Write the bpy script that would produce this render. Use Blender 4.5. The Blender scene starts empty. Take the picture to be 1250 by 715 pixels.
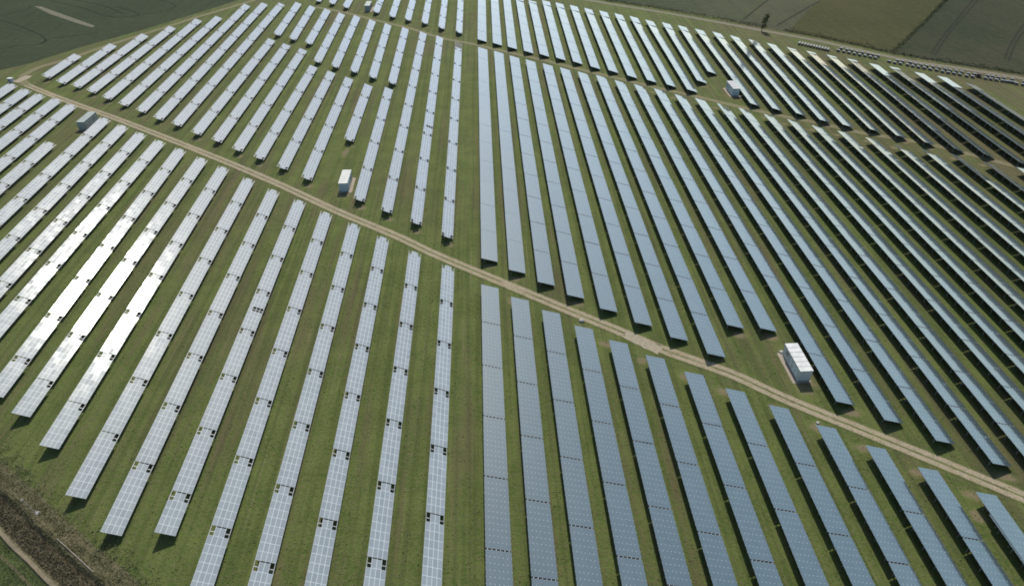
import bpy, bmesh, math, random
from mathutils import Vector, Matrix
# surveyed ground plan, metres (x right of the central aisle, y away from the camera foot)
rows = [["A",1,-11.87,50.48,-12.1,136.48],["A",2,-20.4,51.0,-20.64,143.0],["A",3,-29.06,50.29,-29.33,150.29],["A",4,-37.43,51.19,-37.71,157.19],["A",5,-45.92,51.62,-46.22,163.62],["A",6,-54.61,64.92,-54.79,170.61],["A",7,-63.23,65.17,-63.65,177.16],["A",8,-72.1,71.73,-72.63,184.51],["A",9,-81.86,84.36,-82.44,192.47],["A",10,-91.08,91.38,-90.99,199.09],["A",11,-98.98,97.71,-99.96,206.04],["A",12,-109.49,114.97,-108.87,212.68],["A",13,-117.26,127.2,-117.5,219.2],["A",14,-125.95,141.85,-126.17,225.85],["A",15,-134.81,158.58,-135.0,232.58],["A",16,-144.5,175.5,-144.59,213.5],["A",17,-152.48,189.88,-152.62,245.88],["A",18,-160.68,203.88,-160.81,251.88],["A",19,-169.34,218.88,-169.44,256.88],["A",20,-177.3,232.38,-177.38,262.38],["A",21,-185.74,248.53,-185.79,268.53],["B",1,-2.37,50.13,-2.71,128.13],["B",2,4.41,49.09,4.09,123.09],["B",3,11.02,49.97,10.73,117.97],["B",4,17.67,48.27,17.39,112.27],["B",5,24.31,49.25,24.05,107.25],["B",6,31.05,48.21,30.82,102.21],["B",7,37.79,47.07,37.57,97.07],["B",8,44.57,48.07,44.38,92.07],["B",9,51.44,47.33,51.27,87.33],["B",10,58.39,46.11,58.23,82.11],["B",11,65.17,47.02,65.04,77.02],["B",12,71.88,45.95,71.77,71.95],["B",13,78.79,48.56,78.71,66.56],["B",14,78.7,38.0,78.4,62.2],["C",1,-12.83,149.41,-13.15,300.92],["C",2,-21.37,156.52,-21.95,317.71],["C",3,-29.91,163.17,-29.8,324.37],["C",4,-38.31,169.93,-38.58,255.07],["C",5,-47.07,209.71,-46.78,258.65],["C",6,-55.68,183.57,-55.31,267.51],["C",7,-64.49,190.91,-63.49,274.13],["C",8,-73.39,198.09,-71.95,280.8],["C",9,-81.84,204.4,-80.49,303.8],["C",10,-90.51,211.61,-89.18,310.44],["C",11,-99.18,217.86,-97.7,317.52],["C",12,-108.31,225.41,-106.79,378.01],["C",13,-116.66,231.14,-115.81,378.66],["C",14,-125.33,238.18,-124.25,377.06],["C",15,-134.23,244.77,-132.4,355.32],["C",16,-143.03,251.6,-141.08,352.56],["C",17,-151.9,258.7,-149.75,340.2],["C",18,-160.21,264.49,-158.3,328.59],["C",19,-168.25,269.2,-166.95,315.6],["C",20,-177.35,276.1,-176.51,302.9],["G",4,-37.99,260.19,-38.6,330.54],["G",5,-46.26,266.94,-47.4,337.93],["G",6,-54.65,273.95,-55.64,344.97],["G",7,-63.22,280.25,-64.12,351.97],["G",8,-71.61,286.74,-72.33,358.29],["G",9,-80.03,311.44,-80.77,364.78],["G",10,-88.47,318.09,-89.64,372.41],["G",11,-97.1,325.2,-98.19,379.29],["E",1,-13.37,322.76,-13.84,412.76],["E",2,-21.77,330.16,-22.24,420.16],["E",3,-30.19,338.61,-30.66,428.61],["E",4,-38.64,344.62,-39.11,434.62],["E",5,-46.88,350.77,-47.35,440.77],["E",6,-55.77,359.17,-56.24,449.17],["E",8,-72.4,369.18,-72.87,459.18],["E",9,-80.82,377.09,-81.29,467.09],["E",10,-89.02,382.48,-89.49,472.48],["D",1,-2.65,138.95,-3.22,300.7],["D",2,3.98,133.73,3.58,295.01],["D",3,10.56,128.51,10.02,289.08],["D",4,16.94,123.19,16.49,283.72],["D",5,23.73,117.9,23.2,278.68],["D",6,30.53,112.71,29.79,273.0],["D",7,37.18,107.51,36.33,268.24],["D",8,43.59,102.08,43.04,263.2],["D",9,50.26,110.89,49.44,257.97],["D",10,57.0,109.46,56.09,253.2],["D",11,64.32,87.64,62.7,248.05],["D",12,71.24,82.68,69.15,242.4],["D",13,78.07,77.48,75.67,237.55],["D",14,85.06,72.11,82.26,232.52],["D",15,91.46,67.49,88.67,227.49],["D",16,98.22,76.5,95.67,222.5],["D",17,104.42,85.33,102.11,217.33],["D",18,110.57,95.92,108.55,211.92],["D",19,117.02,104.74,115.24,206.74],["D",20,123.64,114.01,122.11,202.01],["D",21,130.17,124.28,128.91,196.28],["D",22,136.76,134.62,135.75,192.62],["D",23,143.89,144.15,143.13,188.15],["D",24,150.48,155.5,149.99,183.5],["D",25,157.59,165.08,157.35,179.08],["F",1,-3.42,311.66,-3.1,402.16],["F",2,3.29,306.12,3.61,396.62],["F",3,9.74,300.51,10.06,391.01],["F",4,16.41,294.61,16.72,385.11],["F",5,22.88,289.92,23.17,375.76],["F",6,29.37,284.93,30.26,375.25],["F",7,35.87,279.86,36.82,370.01],["F",8,42.28,273.56,43.67,364.24],["F",9,48.87,268.75,50.3,358.91],["F",10,55.33,262.43,57.15,353.39],["F",11,62.04,257.18,63.91,348.0],["F",12,68.52,251.91,70.48,343.01],["F",13,75.04,246.46,76.82,336.51],["F",14,81.07,255.46,83.83,331.99],["F",15,87.79,264.98,90.25,326.3],["F",16,94.2,231.8,96.79,320.74],["F",17,100.52,226.92,103.53,315.29],["F",18,107.22,222.16,109.89,309.53],["F",19,113.09,216.2,116.42,303.67],["F",20,119.19,211.76,122.78,298.2],["F",21,126.53,207.7,129.28,292.2],["F",22,132.8,202.52,135.75,286.8],["F",23,139.22,197.2,142.25,281.74],["F",24,146.17,192.02,148.65,276.0],["F",25,153.2,187.57,155.02,270.23],["F",26,160.48,181.59,161.27,264.63],["F",27,167.25,179.53,167.95,259.53],["F",28,173.96,188.39,174.54,254.39],["F",29,180.95,198.94,181.37,246.94]]
T1 = [[-184.37,273.9],[-168.03,261.63],[-151.46,249.7],[-128.84,233.81],[-91.61,206.29],[-64.08,184.87],[-43.23,167.44],[-24.55,152.92],[-14.29,144.05],[3.58,130.3],[16.27,120.48],[28.05,111.62],[35.26,105.95],[47.56,97.94],[56.26,90.48],[68.23,81.43],[77.98,74.04],[87.8,66.49],[94.98,60.92]]
T1hook = [[-181.35,271.93],[-186.55,277.66],[-188.86,283.39],[-188.5,287.19],[-186.55,293.96],[-180.49,301.25],[-171.31,318.76],[-159.63,337.94],[-149.72,353.8],[-141.81,366.73],[-128.2,386.45],[-117.73,404.05],[-93.85,447.84]]
T2 = [[-88.05,377.27],[-71.48,366.22],[-57.53,354.39],[-35.87,336.63],[-19.64,320.49],[-6.44,311.92],[2.63,304.49],[23.17,288.65],[35.87,277.8],[47.93,268.01],[64.82,254.06],[78.15,244.09],[90.5,233.93],[104.73,223.5],[114.03,217.69],[124.58,209.36],[135.65,203.59],[145.67,196.86],[162.35,181.11],[174.01,169.14]]
TP = [[4.61,420.45],[54.11,381.45],[67.75,370.86],[86.4,357.34],[109.05,339.25],[129.09,322.22],[149.29,305.07],[173.72,279.45],[193.78,265.83],[209.89,254.21],[238.86,228.78]]
patch = [[29.06,112.25],[35.66,106.58],[34.05,104.36],[27.6,110.02]]
crop = [[-227.81,254.71],[-201.97,289.98],[-193.58,298.47],[-181.52,318.86],[-162.39,345.24],[-144.19,374.34],[-132.24,394.91],[-116.5,418.25],[-85.54,457.81],[-138.03,799.54],[-1350.36,926.55],[-445.46,333.33]]
bare = [[-238.22,389.52],[-234.44,388.78],[-213.29,370.99],[-189.8,351.11],[-189.81,348.43],[-200.24,355.9],[-223.27,374.65]]
tram = [[[-242.43,364.38],[-229.55,355.18],[-212.49,340.87],[-205.11,332.88],[-201.87,327.83],[-202.33,324.3]],[[-217.41,318.37],[-210.56,322.51],[-203.09,324.35],[-202.17,331.47],[-192.94,335.78],[-183.5,340.19]],[[-236.03,400.74],[-211.16,384.46],[-191.47,368.01],[-180.35,365.78],[-165.32,375.07]],[[-195.03,386.45],[-185.88,379.57],[-175.8,369.84],[-178.25,365.64]],[[-175.77,398.06],[-166.08,389.17],[-162.61,384.14],[-162.99,377.95],[-166.9,373.68]],[[-246.49,371.84],[-240.18,383.41],[-239.99,389.65]],[[-237.55,409.32],[-205.25,390.36],[-184.89,371.96]]]
fieldA = [[14.02,419.74],[56.71,384.56],[87.64,363.26],[112.75,346.8],[123.0,333.69],[150.12,374.52],[175.31,417.22],[406.06,742.54],[-239.26,810.15],[-14.69,441.77]]
fieldB = [[123.0,333.69],[140.05,318.34],[161.42,350.59],[176.54,372.61],[245.92,465.75],[406.06,742.54],[175.31,417.22],[150.12,374.52]]
fieldC = [[140.05,318.34],[151.14,309.67],[174.25,286.19],[241.68,367.9],[277.22,409.48],[549.67,727.49],[406.06,742.54],[245.92,465.75],[176.54,372.61],[161.42,350.59]]
fieldD = [[174.25,286.19],[190.96,272.81],[212.43,258.12],[248.96,233.65],[360.74,203.44],[988.14,681.56],[549.67,727.49],[277.22,409.48],[241.68,367.9]]
hedge = [[175.09,289.35],[182.86,297.68],[197.05,314.49],[211.9,331.6],[229.7,353.18],[248.63,375.61],[310.51,448.93]]
ftram = [[[189.72,285.18],[206.14,306.58],[230.36,335.8],[255.97,366.87],[275.68,390.94]],[[189.99,283.06],[207.95,306.46],[232.31,335.67],[258.49,366.69],[278.33,390.74]],[[215.83,276.23],[232.68,297.8],[254.83,323.31],[285.24,356.86]],[[216.28,274.18],[233.75,296.58],[255.08,320.68],[287.7,356.69]],[[126.25,340.26],[139.5,359.58],[150.12,374.52],[161.06,390.56]],[[138.33,328.67],[156.83,349.46],[175.28,369.48]]]
dark = [[140.42,321.45],[151.85,311.42],[164.59,297.76],[176.49,284.98],[196.76,270.96],[213.29,259.44],[229.81,245.55]]
roughp = [[119.2,355.03],[123.09,340.48],[129.06,328.0]]
tree = [128.49,321.0]
tree_top = [136.12,339.57]
pal_tight = [[138.84,301.5],[139.76,300.55],[140.68,299.6],[141.59,298.66],[142.5,297.73],[143.41,296.8],[144.31,295.87],[145.21,294.95],[146.1,294.03],[146.99,293.12],[147.87,292.21]]
pal_near = [[151.79,290.87],[153.5,289.35],[155.13,287.86],[156.73,286.27],[158.37,284.79],[160.07,283.43],[161.6,281.88],[163.03,280.45],[166.78,275.95],[168.36,274.26],[170.08,273.16],[172.27,271.54],[173.63,270.0],[175.26,268.64],[177.1,267.56],[178.74,266.03],[180.74,264.77],[182.16,263.08],[183.77,261.77],[185.51,260.74],[187.1,259.44],[188.84,257.78],[190.68,256.76],[194.69,254.81],[196.24,253.91],[197.8,252.75],[199.53,251.76],[200.67,250.99],[201.86,250.48],[202.67,249.82],[203.06,248.67],[204.79,247.36]]
dark_thing = [193.53,256.58]
kiosk = [-189.89,276.05]
bank = [[[-102.95,91.21],[-86.15,77.03],[-72.61,66.4],[-63.12,59.61],[-55.94,54.11]],[[-96.52,80.48],[-81.83,69.08],[-72.67,61.4],[-68.19,57.85],[-62.92,53.81]],[[-90.06,74.21],[-79.51,64.81],[-73.23,60.07],[-70.31,57.94],[-65.63,54.55]]]
stones = [[59.95,103.71],[19.46,115.95],[59.87,84.22],[93.84,242.33]]
pole = [[-76.58,70.7],[-80.34,74.91]]
cont = [[61.25,99.1,0],[-42.5,182.0,0],[92.6,247.4,0],[-139.4,231.2,0],[-59.5,371,0]]
brown = [[-47.17,207.96],[-45.87,196.17],[-46.34,189.63]]
CAM = (0.6531914585900942, 0.03478270923341645, 0.009964344839706702, 97.3)
EXPOSURE = 0.55
# ---------------------------------------------------------------- scene basics
random.seed(7)
R = math.radians
scn = bpy.context.scene
COL = scn.collection

def link(o, parent=None):
    COL.objects.link(o)
    if parent is not None:
        o.parent = parent
    return o

def tag(o, label=None, cat=None, group=None, kind=None):
    if label: o['label'] = label
    if cat: o['category'] = cat
    if group: o['group'] = group
    if kind: o['kind'] = kind
    return o

def empty(name, loc, rz=0.0):
    o = bpy.data.objects.new(name, None)
    o.empty_display_size = 0.5
    o.location = loc
    o.rotation_euler = (0, 0, rz)
    return link(o)

class MB:
    """collects boxes, bars and free faces into one mesh"""
    def __init__(s):
        s.v = []; s.f = []; s.m = []; s.uv = []
    def face(s, pts, mat=0, uv=None):
        b = len(s.v)
        s.v += [tuple(p) for p in pts]
        s.f.append(tuple(range(b, b + len(pts))))
        s.m.append(mat)
        s.uv += uv if uv else [(0.0, 0.0)] * len(pts)
    def box(s, x0, y0, z0, x1, y1, z1, mat=0):
        c = [(x0,y0,z0),(x1,y0,z0),(x1,y1,z0),(x0,y1,z0),(x0,y0,z1),(x1,y0,z1),(x1,y1,z1),(x0,y1,z1)]
        for q in ((0,3,2,1),(4,5,6,7),(0,1,5,4),(1,2,6,5),(2,3,7,6),(3,0,4,7)):
            s.face([c[i] for i in q], mat)
    def bar(s, a, b, r, n=6, mat=0, r2=None):
        a = Vector(a); b = Vector(b); d = (b - a).normalized()
        u = d.orthogonal().normalized(); w = d.cross(u)
        r2 = r if r2 is None else r2
        A = [a + (u*math.cos(2*math.pi*i/n) + w*math.sin(2*math.pi*i/n))*r for i in range(n)]
        B = [b + (u*math.cos(2*math.pi*i/n) + w*math.sin(2*math.pi*i/n))*r2 for i in range(n)]
        for i in range(n):
            j = (i+1) % n
            s.face([A[i], A[j], B[j], B[i]], mat)
        s.face(B, mat); s.face(A[::-1], mat)
    def mesh(s, name, mats):
        me = bpy.data.meshes.new(name)
        me.from_pydata(s.v, [], s.f)
        for m in mats: me.materials.append(m)
        me.polygons.foreach_set('material_index', s.m)
        ul = me.uv_layers.new(name='UVMap')
        flat = [c for p in s.uv for c in p]
        ul.data.foreach_set('uv', flat)
        me.update()
        return me
    def build(s, name, mats, parent=None):
        return link(bpy.data.objects.new(name, s.mesh(name, mats)), parent)

# ---------------------------------------------------------------- node helpers
class NT:
    def __init__(s, name):
        s.mat = bpy.data.materials.new(name)
        s.mat.use_nodes = True
        s.t = s.mat.node_tree
        s.t.nodes.clear()
        s.out = s.t.nodes.new('ShaderNodeOutputMaterial')
    def n(s, typ, **kw):
        nd = s.t.nodes.new(typ)
        for k, v in kw.items(): setattr(nd, k, v)
        return nd
    def l(s, a, b): s.t.links.new(a, b)
    def set(s, sock, v):
        if hasattr(v, 'is_output') or isinstance(v, bpy.types.NodeSocket): s.l(v, sock)
        elif isinstance(v, (tuple, list)):
            sock.default_value = tuple(v) if len(v) == len(sock.default_value) else tuple(v) + (1.0,)
        else: sock.default_value = v
    def math(s, op, a, b=0.0, c=None, clamp=False):
        nd = s.n('ShaderNodeMath', operation=op, use_clamp=clamp)
        s.set(nd.inputs[0], a); s.set(nd.inputs[1], b)
        if c is not None: s.set(nd.inputs[2], c)
        return nd.outputs[0]
    def vmath(s, op, a, b=None, scale=None):
        nd = s.n('ShaderNodeVectorMath', operation=op)
        s.set(nd.inputs[0], a)
        if b is not None: s.set(nd.inputs[1], b)
        if scale is not None: s.set(nd.inputs['Scale'], scale)
        return nd.outputs['Vector']
    def mix(s, fac, a, b):
        nd = s.n('ShaderNodeMix', data_type='RGBA')
        s.set(nd.inputs[0], fac); s.set(nd.inputs[6], a); s.set(nd.inputs[7], b)
        return nd.outputs[2]
    def coord(s, scale=(1,1,1), rot=0.0, which='Object'):
        tc = s.n('ShaderNodeTexCoord')
        mp = s.n('ShaderNodeMapping')
        mp.inputs['Scale'].default_value = scale
        mp.inputs['Rotation'].default_value = (0, 0, rot)
        s.l(tc.outputs[which], mp.inputs['Vector'])
        return mp.outputs[0]
    def world(s, scale=(1,1,1), rot=0.0):
        g = s.n('ShaderNodeNewGeometry')
        mp = s.n('ShaderNodeMapping')
        mp.inputs['Scale'].default_value = scale
        mp.inputs['Rotation'].default_value = (0, 0, rot)
        s.l(g.outputs['Position'], mp.inputs['Vector'])
        return mp.outputs[0]
    def noise(s, vec, scale, detail=3.0, rough=0.55):
        nd = s.n('ShaderNodeTexNoise')
        s.l(vec, nd.inputs['Vector'])
        nd.inputs['Scale'].default_value = scale
        nd.inputs['Detail'].default_value = detail
        nd.inputs['Roughness'].default_value = rough
        return nd.outputs['Fac']
    def ramp(s, v, lo, hi):
        nd = s.n('ShaderNodeMapRange', interpolation_type='SMOOTHSTEP')
        s.l(v, nd.inputs['Value'])
        nd.inputs['From Min'].default_value = lo; nd.inputs['From Max'].default_value = hi
        return nd.outputs[0]
    def bsdf(s, color, rough=0.8, spec=0.2, metal=0.0, normal=None, ior=None):
        b = s.n('ShaderNodeBsdfPrincipled')
        s.set(b.inputs['Base Color'], color); s.set(b.inputs['Roughness'], rough)
        s.set(b.inputs['Specular IOR Level'], spec); s.set(b.inputs['Metallic'], metal)
        if ior: b.inputs['IOR'].default_value = ior
        if normal is not None: s.l(normal, b.inputs['Normal'])
        s.l(b.outputs[0], s.out.inputs['Surface'])
        return b
    def bump(s, h, strength=0.5, dist=0.2):
        nd = s.n('ShaderNodeBump')
        nd.inputs['Strength'].default_value = strength
        nd.inputs['Distance'].default_value = dist
        s.l(h, nd.inputs['Height'])
        return nd.outputs[0]

def plain(name, col, rough=0.7, spec=0.25, metal=0.0, vary=0.15, scale=1.5):
    t = NT(name)
    nz = t.noise(t.coord(), scale, 4)
    c = t.mix(t.ramp(nz, .3, .7), tuple(x*(1-vary) for x in col), tuple(min(1, x*(1+vary)) for x in col))
    t.bsdf(c, rough, spec, metal)
    return t.mat

def grass_nodes(t):
    """mown meadow between the rows: greens, dry streaks along the rows, bare brown patches"""
    w = t.world()
    big = t.noise(w, .022, 3)
    mid = t.noise(w, .16, 4)
    fine = t.noise(w, 1.3, 5, .7)
    vfine = t.noise(w, 3.2, 5, .8)
    streak = t.noise(t.world((1.0, .045, 1.0)), .42, 4, .6)
    streak2 = t.noise(t.world((1.0, .02, 1.0)), 1.6, 3, .6)
    c = t.mix(t.ramp(mid, .35, .68), GREEN_A, GREEN_B)
    c = t.mix(t.math('MULTIPLY', t.ramp(fine, .40, .66), .85), c, GREEN_C)
    # brown, thin turf: more of it to the left and far
    dry = t.math('ADD', t.math('MULTIPLY', streak, .75), t.math('MULTIPLY', big, .5))
    dry = t.math('ADD', dry, t.math('MULTIPLY', fine, .28))
    sx = t.n('ShaderNodeSeparateXYZ'); t.l(w, sx.inputs[0])
    left = t.n('ShaderNodeMapRange'); t.l(sx.outputs['X'], left.inputs['Value'])
    left.inputs['From Min'].default_value = -20; left.inputs['From Max'].default_value = -150
    left.inputs['To Min'].default_value = 0; left.inputs['To Max'].default_value = .05
    dry = t.math('ADD', dry, left.outputs[0])
    right = t.n('ShaderNodeMapRange'); t.l(sx.outputs['X'], right.inputs['Value'])
    right.inputs['From Min'].default_value = 60; right.inputs['From Max'].default_value = 170
    right.inputs['To Min'].default_value = 0; right.inputs['To Max'].default_value = .10
    dry = t.math('ADD', dry, right.outputs[0])
    c = t.mix(t.math('MULTIPLY', t.ramp(dry, .71, .98), .75), c, BROWN)
    ruts = t.ramp(streak2, .60, .74)
    c = t.mix(t.math('MULTIPLY', ruts, .6), c, STRAW)
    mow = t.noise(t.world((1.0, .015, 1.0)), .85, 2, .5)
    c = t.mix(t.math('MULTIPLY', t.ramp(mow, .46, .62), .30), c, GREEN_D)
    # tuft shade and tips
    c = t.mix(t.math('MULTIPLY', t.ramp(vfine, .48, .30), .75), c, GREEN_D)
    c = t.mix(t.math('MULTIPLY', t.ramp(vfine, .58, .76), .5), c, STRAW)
    hgt = t.math('ADD', t.math('MULTIPLY', fine, .6), t.math('MULTIPLY', vfine, .5))
    return c, hgt, fine, vfine

GREEN_A = (.060, .085, .020); GREEN_B = (.090, .114, .029); GREEN_C = (.104, .106, .042); GREEN_D = (.026, .040, .012)
BROWN = (.092, .072, .042); STRAW = (.15, .13, .070)

def mat_grass():
    t = NT('meadow_grass')
    c, h, a, b = grass_nodes(t)
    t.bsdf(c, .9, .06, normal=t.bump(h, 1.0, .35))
    return t.mat

def mat_track(name, col, worn, centre=.55, halfw=.5):
    """two gravel ruts with grass creeping in from both edges and down the middle (u across, v along)"""
    t = NT(name)
    g, h, fine, vfine = grass_nodes(t)
    uv = t.n('ShaderNodeUVMap'); sp = t.n('ShaderNodeSeparateXYZ'); t.l(uv.outputs[0], sp.inputs[0])
    w = t.world()
    wob = t.math('MULTIPLY', t.math('SUBTRACT', t.noise(w, .5, 4, .65), .5), .55)
    u = t.math('ADD', t.math('ABSOLUTE', t.math('SUBTRACT', sp.outputs['X'], .5)), t.math('MULTIPLY', wob, .28))
    edge = t.ramp(u, .47, .34)                  # 1 inside, 0 at the edge
    mid = t.ramp(u, .03, .11)                   # 0 in the middle strip
    mid = t.math('MAXIMUM', mid, t.math('ADD', t.ramp(t.noise(w, .06, 3), .48, .70), 1-centre, clamp=True))
    m = t.math('MULTIPLY', edge, mid)
    m = t.math('MULTIPLY', m, t.math('ADD', t.math('MULTIPLY', t.ramp(fine, .30, .55), .35), .65))
    m = t.math('MULTIPLY', m, worn)
    gr = t.mix(t.ramp(vfine, .35, .65), tuple(x*.78 for x in col), tuple(x*1.18 for x in col))
    gr = t.mix(t.math('MULTIPLY', t.ramp(t.noise(w, .35, 4), .45, .7), .4), gr, tuple(x*y for x, y in zip(col, (.72, .66, .55))))
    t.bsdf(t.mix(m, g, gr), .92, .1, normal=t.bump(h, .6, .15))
    return t.mat

def mat_field(name, a, b, rot, row_scale=.35, tuft=.8):
    t = NT(name)
    w = t.world()
    rows = t.noise(t.world((1, .02, 1), rot), row_scale, 3)
    n1 = t.noise(w, .02, 4); n2 = t.noise(w, .35, 5, .7)
    c = t.mix(t.ramp(n1, .36, .66), a, b)
    c = t.mix(t.math('MULTIPLY', t.ramp(rows, .45, .7), .35), c, tuple(x*.72 for x in a))
    c = t.mix(t.math('MULTIPLY', t.ramp(n2, .48, .7), .5), c, tuple(x*1.45 for x in b))
    t.bsdf(c, .95, .05, normal=t.bump(n2, tuft, .4))
    return t.mat

def mat_soil(name, a, b, sc=.8):
    t = NT(name)
    w = t.world()
    n1 = t.noise(w, sc, 6, .7); n2 = t.noise(w, sc*6, 4, .7)
    c = t.mix(t.ramp(n1, .34, .68), a, b)
    c = t.mix(t.math('MULTIPLY', t.ramp(n2, .5, .75), .5), c, tuple(x*1.6 for x in b))
    c = t.mix(t.math('MULTIPLY', t.ramp(n2, .45, .25), .5), c, tuple(x*.5 for x in a))
    t.bsdf(c, .95, .05, normal=t.bump(n2, .8, .2))
    return t.mat

def module_id(t):
    """uv: integer part = module, fraction = place on the module.  Returns frac u, frac v, random colour per module"""
    uv = t.n('ShaderNodeUVMap')
    fr = t.vmath('FRACTION', uv.outputs[0])
    fl = t.vmath('FLOOR', uv.outputs[0])
    oi = t.n('ShaderNodeObjectInfo')
    off = t.math('MULTIPLY', oi.outputs['Random'], 311.0)
    cb = t.n('ShaderNodeCombineXYZ'); t.l(off, cb.inputs[0]); t.l(off, cb.inputs[2])
    wn = t.n('ShaderNodeTexWhiteNoise', noise_dimensions='3D')
    t.l(t.vmath('ADD', fl, cb.outputs[0]), wn.inputs['Vector'])
    sp = t.n('ShaderNodeSeparateXYZ'); t.l(fr, sp.inputs[0])
    return sp.outputs['X'], sp.outputs['Y'], wn, oi

def edge_dist(t, x, width):
    """metres from the nearer module edge"""
    return t.math('MULTIPLY', t.math('MINIMUM', x, t.math('SUBTRACT', 1.0, x)), width)

def jitter_normal(t, wn, amount, height=None):
    g = t.n('ShaderNodeNewGeometry')
    j = t.vmath('SUBTRACT', wn.outputs['Color'], (.5, .5, .5))
    nrm = t.vmath('ADD', g.outputs['Normal'], t.vmath('SCALE', j, scale=amount))
    return t.vmath('NORMALIZE', nrm)

def mat_white_grid():
    t = NT('crystalline_module')
    x, y, wn, oi = module_id(t)
    d = t.math('MINIMUM', edge_dist(t, x, WL/4), edge_dist(t, y, MODL))
    fm = t.ramp(d, .050, .026)
    dirt = t.noise(t.coord(), .35, 4)
    v = t.math('ADD', t.math('MULTIPLY', wn.outputs['Value'], .5), t.math('MULTIPLY', dirt, .5))
    cell = t.mix(v, CELL_A, CELL_B)
    col = t.mix(fm, cell, FRAME_W)
    b = t.bsdf(col, L_ROUGH, .5, 0.0, normal=jitter_normal(t, wn, L_JIT), ior=L_IOR)
    t.set(b.inputs['Roughness'], t.math('ADD', L_ROUGH, t.math('MULTIPLY', fm, .01)))
    b.inputs['Specular Tint'].default_value = (.97, 1.0, .93, 1)
    # textured, dusty cover glass: a second, broad sheen
    b.inputs['Coat Weight'].default_value = .02; b.inputs['Coat Roughness'].default_value = .30; b.inputs['Coat IOR'].default_value = 1.5
    return t.mat

def mat_thin_film():
    t = NT('thin_film_module')
    x, y, wn, oi = module_id(t)
    dx = edge_dist(t, x, WR/RCOLS); dy = edge_dist(t, y, MODR)
    seam = t.ramp(t.math('MINIMUM', dx, dy), .022, .008)
    # bright clamp where four modules meet
    dd = t.math('SQRT', t.math('ADD', t.math('MULTIPLY', dx, dx), t.math('MULTIPLY', dy, dy)))
    clip = t.ramp(dd, .090, .06)
    dirt = t.noise(t.coord(), .3, 4)
    v = t.math('ADD', t.math('MULTIPLY', wn.outputs['Value'], .45), t.math('MULTIPLY', dirt, .55))
    col = t.mix(v, FILM_A, FILM_B)
    dull = t.noise(t.world((1, .35, 1)), .05, 3)
    col = t.mix(t.math('MULTIPLY', t.ramp(dull, .35, .7), .35), col, (.078, .096, .092))
    col = t.mix(t.math('MULTIPLY', oi.outputs['Random'], .22), col, (.030, .045, .050))
    col = t.mix(t.math('MULTIPLY', seam, .6), col, (.03, .035, .04))
    col = t.mix(clip, col, (.30, .32, .33))
    b = t.bsdf(col, R_ROUGH, .5, 0.0, normal=jitter_normal(t, wn, R_JIT), ior=R_IOR)
    b.inputs['Specular Tint'].default_value = (.94, 1.0, .85, 1)
    b.inputs['Coat Weight'].default_value = .6; b.inputs['Coat Roughness'].default_value = .28; b.inputs['Coat IOR'].default_value = 1.5
    return t.mat

# ---------------------------------------------------------------- constants of the plant
WL, MODL, NL = 3.15, 1.528, 4          # white-gridded tables: 4 modules up the slope
WR, RCOLS, MODR = 4.22, 6, 1.115        # thin-film tables: 6 modules up the slope
TL, TR = R(25.2), R(18.0)
HL, HR = 2.35, 2.00
CELL_A = (.145, .168, .172); CELL_B = (.215, .238, .240); FRAME_W = (.41, .44, .44)
FILM_A = (.034, .054, .056); FILM_B = (.056, .078, .080)
L_ROUGH, L_JIT, L_IOR = .070, .024, 1.80
R_ROUGH, R_JIT, R_IOR = .085, .014, 2.5

M_L = mat_white_grid()
M_R = mat_thin_film()
M_BACK = plain('module_backsheet', (.12, .125, .13), .6, .3)  # white sheet coloured dark: the shade under the tables is put into the colour
M_STEEL = plain('galvanised_steel', (.24, .245, .25), .55, .4, .3)
M_GRASS = mat_grass()

def table_mesh(kind, n, holes=frozenset()):
    """panel surface: origin at the high near corner, x down the slope, y along the row"""
    mb = MB()
    cols = NL if kind == 'L' else RCOLS
    w = (WL if kind == 'L' else WR)/cols
    m = MODL if kind == 'L' else MODR
    th = .045
    solid = {(c, r) for c in range(cols) for r in range(n)} - set(holes)
    for c, r in solid:
        x0, x1, y0, y1 = c*w, (c+1)*w, r*m, (r+1)*m
        e = .002
        mb.face([(x0,y0,0),(x1,y0,0),(x1,y1,0),(x0,y1,0)], 0, [(c+e,r+e),(c+1-e,r+e),(c+1-e,r+1-e),(c+e,r+1-e)])
        mb.face([(x0,y0,-th),(x0,y1,-th),(x1,y1,-th),(x1,y0,-th)], 1)
        if (c-1, r) not in solid: mb.face([(x0,y0,-th),(x0,y0,0),(x0,y1,0),(x0,y1,-th)], 2)
        if (c+1, r) not in solid: mb.face([(x1,y0,-th),(x1,y1,-th),(x1,y1,0),(x1,y0,0)], 2)
        if (c, r-1) not in solid: mb.face([(x0,y0,-th),(x1,y0,-th),(x1,y0,0),(x0,y0,0)], 2)
        if (c, r+1) not in solid: mb.face([(x0,y1,-th),(x0,y1,0),(x1,y1,0),(x1,y1,-th)], 2)
    return mb.mesh('panel_table', [M_L if kind == 'L' else M_R, M_BACK, M_STEEL])

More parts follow.
